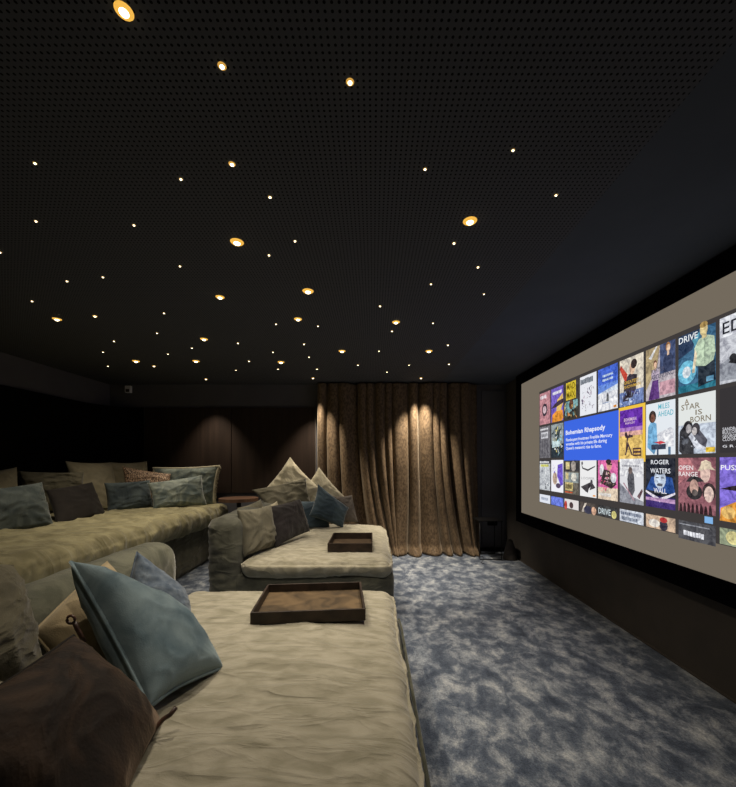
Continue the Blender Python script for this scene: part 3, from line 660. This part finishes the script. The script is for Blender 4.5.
# ---------------------------------------------------------------- trays
def tray(x0, x1, y0, y1, z, hgt, rz, label, mb, th=.012):
    cx, cy = (x0+x1)/2, (y0+y1)/2; hx, hy = (x1-x0)/2, (y1-y0)/2
    r = empty('tray', (cx, cy, z), rz); tag(r, label, 'tray')
    boxobj('tray_base', (-hx+th, -hy+th, .002), (hx-th, hy-th, .014), mb, r)
    bm = bmesh.new()
    box(bm, (-hx, -hy, 0), (hx, -hy+th, hgt), .002); box(bm, (-hx, hy-th, 0), (hx, hy, hgt), .002)
    box(bm, (-hx, -hy+th, 0), (-hx+th, hy-th, hgt), .002); box(bm, (hx-th, -hy+th, 0), (hx, hy-th, hgt), .002)
    from_bm('rim', bm, M['tray_rim'], r)
    return r
tray(-.628, -.055, 1.83, 2.26, SZ+.024, .060, math.radians(5), 'large square bronze-bottomed tray with dark rim on the front sofa', M['tray_base'])
tray(-.424, -.005, 3.40, 3.93, SZ-.004, .080, math.radians(0), 'small dark brown square tray on the second sofa near the curtain', M['tray_base_dark'])

# ---------------------------------------------------------------- small furniture
r = empty('side_table', (-1.93, 5.25, 0)); tag(r, 'round wooden side table by the back wall between the two rows', 'table')
def disc(bm, c, rad, z0, z1, seg=40):
    lo = [bm.verts.new((c[0]+rad*math.cos(2*math.pi*k/seg), c[1]+rad*math.sin(2*math.pi*k/seg), z0)) for k in range(seg)]
    hi = [bm.verts.new((v.co.x, v.co.y, z1)) for v in lo]
    bm.faces.new(lo[::-1]); bm.faces.new(hi)
    for k in range(seg): bm.faces.new((lo[k], lo[(k+1) % seg], hi[(k+1) % seg], hi[k]))
bm = bmesh.new(); disc(bm, (0,0), .27, .83, .875); bmesh.ops.bevel(bm, geom=[e for e in bm.edges if abs(e.verts[0].co.z-e.verts[1].co.z) < 1e-5], offset=.008, segments=2, affect='EDGES')
from_bm('table_top', bm, M['wood'], r)
bm = bmesh.new(); disc(bm, (0,0), .03, .02, .83, 16); from_bm('pedestal', bm, M['black'], r)
bm = bmesh.new(); disc(bm, (0,0), .17, 0, .02); from_bm('foot', bm, M['black'], r)

r = empty('side_table', (1.67, 5.33, 0)); tag(r, 'thin black wire-legged side table right of the curtain', 'table')
boxobj('table_top', (-.17, -.17, .545), (.17, .17, .558), M['black'], r, .003)
for sy in (-1, 1):
    for sx in (-1, 1):
        bm = bmesh.new(); tube(bm, [(sx*.155, sy*.155, .545), (sx*.155, sy*.155, .02), (sx*.155, sy*.155, .008)], .006, 8); from_bm('leg', bm, M['black'], r, True)
    bm = bmesh.new(); tube(bm, [(-.155, sy*.155, .010), (.155, sy*.155, .010)], .006, 8); from_bm('floor_bar', bm, M['black'], r, True)

# rounded dark cone in the corner
bm = bmesh.new(); prof = [(.0,.285),(.02,.283),(.04,.26),(.058,.2),(.075,.12),(.092,.05),(.10,.012),(.098,0),(0,0)]
seg = 28; rings = [[bm.verts.new((a*math.cos(2*math.pi*k/seg), a*math.sin(2*math.pi*k/seg), z)) for k in range(seg)] for a, z in prof[1:-1]]
for i in range(len(rings)-1):
    for k in range(seg): bm.faces.new((rings[i][k], rings[i][(k+1) % seg], rings[i+1][(k+1) % seg], rings[i+1][k]))
bm.faces.new(rings[0][::-1]); bm.faces.new(rings[-1])
bmesh.ops.recalc_face_normals(bm, faces=bm.faces[:])
o = from_bm('cone_ornament', bm, M['taupe'], None, True); o.location = (1.96, 5.22, 0)
tag(o, 'small dark rounded cone standing on the carpet in the corner below the screen', 'ornament')
# socket plate
r = empty('wall_socket', (1.855, BACK-.02, .44)); tag(r, 'black socket plate low on the back wall above the wire side table', 'socket')
boxobj('plate', (-.075, -.012, -.035), (.075, .0, .035), M['frame'], r, .003)
for k in (-1, 1):
    bm = bmesh.new(); disc(bm, (0,0), .02, 0, .002, 20)
    for v in bm.verts: v.co = Vector((v.co.x+k*.035, -.0125-v.co.z, v.co.y))
    bmesh.ops.recalc_face_normals(bm, faces=bm.faces[:])
    from_bm('socket_hole', bm, M['black'], r)
# cable on the carpet
bm = bmesh.new(); pts = []
for k in range(15):
    t = k/14; pts.append((1.45+.10*math.sin(t*5.2)+.16*t, 5.42-.42*t+.06*math.sin(t*6), .004))
tube(bm, pts, .004, 6)
o = from_bm('cable', bm, M['black'], None, True); tag(o, 'thin dark cable looping on the carpet beside the wire side table', 'cable')
# sensor
r = empty('motion_sensor', (-3.80, BACK-.001, 2.52)); tag(r, 'small pale motion sensor box high in the back left corner', 'sensor')
boxobj('housing', (-.045, -.05, -.055), (.045, 0, .055), M['sensor'], r, .008)
boxobj('sensor_window', (-.028, -.054, -.045), (.028, -.049, .0), M['taupe'], r, .001)

# ---------------------------------------------------------------- star ceiling
bulb_m = emat((255,236,190), 6.0, 'bulb_glow')
halo_m = {1: emat((150,115,55), 1.0), 2: emat((205,155,70), 1.0), 3: emat((235,178,76), 1.1)}
def dome(name, r, m, parent, zdrop, flatz=.7, z=0):
    bm = bmesh.new(); bmesh.ops.create_uvsphere(bm, u_segments=16, v_segments=8, radius=r)
    bmesh.ops.delete(bm, geom=[v for v in bm.verts if v.co.z > 1e-5], context='VERTS')
    for v in bm.verts: v.co.z = v.co.z*flatz+z
    return from_bm(name, bm, m, parent, True)
# (px, py, size class, short name used by neighbours)
BIG = [
 (124,11,3.2,'spotlight nearest the camera', 9),
 (237,242,4,'big spotlight left of centre', 20),
 (470,221,4,'big spotlight over the carpet aisle', 22),
 (308,291,4,'big spotlight over the front sofa', 16),
 (220,297,3,'bright spotlight in the left middle', 12),
 (57,319,3,'flattened spotlight far left', 15),
 (298,319,3.2,'spotlight over the small tray', 11),
 (396,322,3.2,'spotlight in front of the curtain', 20),
 (204,339,3,'spotlight above the fringed pillow', 15),
 (342,351,3,'spotlight above the second sofa end', 9),
 (429,351,3,'spotlight nearest the right half of curtain', 62),
 (281,362,3,'spotlight above the charcoal pillow', 8),
 (136,361,3,'spotlight near the back left corner', 13),
 (196,361,3,'spotlight just before the wood panel', 8),
]
SMALL = [(222,66,2),(350,82,2),(35,163,1),(181,179,1),(232,164,2),(425,169,1),(513,150,1),(556,195,1),(36,221,1),(134,225,1),(0,252,1),
 (67,281,1),(103,277,1),(180,266,1),(32,301,1),(95,316,2),(164,313,1),(157,333,1),(114,341,1),(103,352,1),(108,366,1),(154,366,2),(168,354,1),
 (192,348,1),(238,343,1.5),(236,370,1),(206,379,2),(249,361,1.5),(270,197,1.5),(295,241,1),(269,255,1),(276,324,1),(318,326,1),(304,344,1.5),
 (273,352,1),(278,369,1),(309,357,1),(317,369,1.5),(313,378,2),(358,365,1.5),(379,351,1),(380,306,1.5),(392,331,1),(387,372,1),(409,365,1),
 (421,378,2),(448,345,1.5),(449,364,1.5),(433,323,1),(484,294,1),(431,284,1),(478,267,1.5),(454,243,1.5)]
def cpt(px, py):
    Y = F*(ZC-CH)/(VY-py); return Vector(((px-VX)/F*Y, Y, ZC))
def lamp(root, watts, cone=95, blend=.9, aim=None, rad=.03):
    ld = bpy.data.lights.new('spot_beam', 'SPOT'); ld.energy = watts*SPOT_POWER; ld.color = WARM; ld.spot_size = math.radians(cone); ld.spot_blend = blend; ld.shadow_soft_size = rad
    lo = bpy.data.objects.new('spot_beam', ld); COL.objects.link(lo); lo.parent = root; lo.location = (0, 0, -.05)
    if aim: lo.rotation_euler = Vector(aim).to_track_quat('-Z', 'Y').to_euler()
def star(px, py, c, label, group):
    p = cpt(px, py); r = empty('ceiling_spotlight' if c >= 3 else 'ceiling_star_light', p); tag(r, label, 'ceiling light', group)
    dist = math.hypot(p.y, 1.2)
    rad = {1: .0075, 1.5: .009, 2: .013}.get(c, .024 if c < 4 else .031)
    rad *= (.55+.20*dist)
    dome('bulb', rad*.62, bulb_m, r, 0, .8, -.002)
    dome('glare_halo', rad*1.15, halo_m[1 if c < 2 else (2 if c < 3 else 3)], r, 0, .25, 0)  # added amber glow imitating the glare around the bulb, not a fitting part
    return r
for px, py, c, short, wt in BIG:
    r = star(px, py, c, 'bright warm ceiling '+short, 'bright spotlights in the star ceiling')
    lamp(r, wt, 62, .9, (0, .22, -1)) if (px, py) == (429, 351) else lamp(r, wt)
RANK = ['', 'second ', 'third ', 'fourth ', 'fifth ', 'sixth ']
WALL_LAMPS = {(206,379): (18, 'small ceiling spot washing the wood panels of the back wall'),
              (313,378): (36, 'small ceiling spot lighting the left end of the curtain'),
              (421,378): (56, 'small ceiling spot lighting the right half of the curtain')}
seen = {}
def direction(dx, dy):
    a = math.degrees(math.atan2(-dy, dx)) % 360
    return ['right of', 'above and right of', 'above', 'above and left of', 'left of', 'below and left of', 'below', 'below and right of'][int((a+22.5)//45) % 8]
info = []
for s in SMALL:
    b = min(BIG, key=lambda q: (q[0]-s[0])**2+(q[1]-s[1])**2)
    info.append((s, b[3], direction(s[0]-b[0], s[1]-b[1]), math.hypot(s[0]-b[0], s[1]-b[1])))
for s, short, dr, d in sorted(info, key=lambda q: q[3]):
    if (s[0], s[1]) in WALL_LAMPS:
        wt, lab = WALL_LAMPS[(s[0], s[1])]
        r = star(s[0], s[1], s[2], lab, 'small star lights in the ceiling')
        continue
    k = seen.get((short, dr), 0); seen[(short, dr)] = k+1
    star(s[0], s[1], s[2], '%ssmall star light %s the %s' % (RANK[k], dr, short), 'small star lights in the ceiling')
# wash lamps sit in those three fittings
for o in list(COL.objects):
    for (k, (wt, lab)) in WALL_LAMPS.items():
        if o.get('label') == lab: lamp(o, wt, 74, .75, (0, .05, -1), .02)
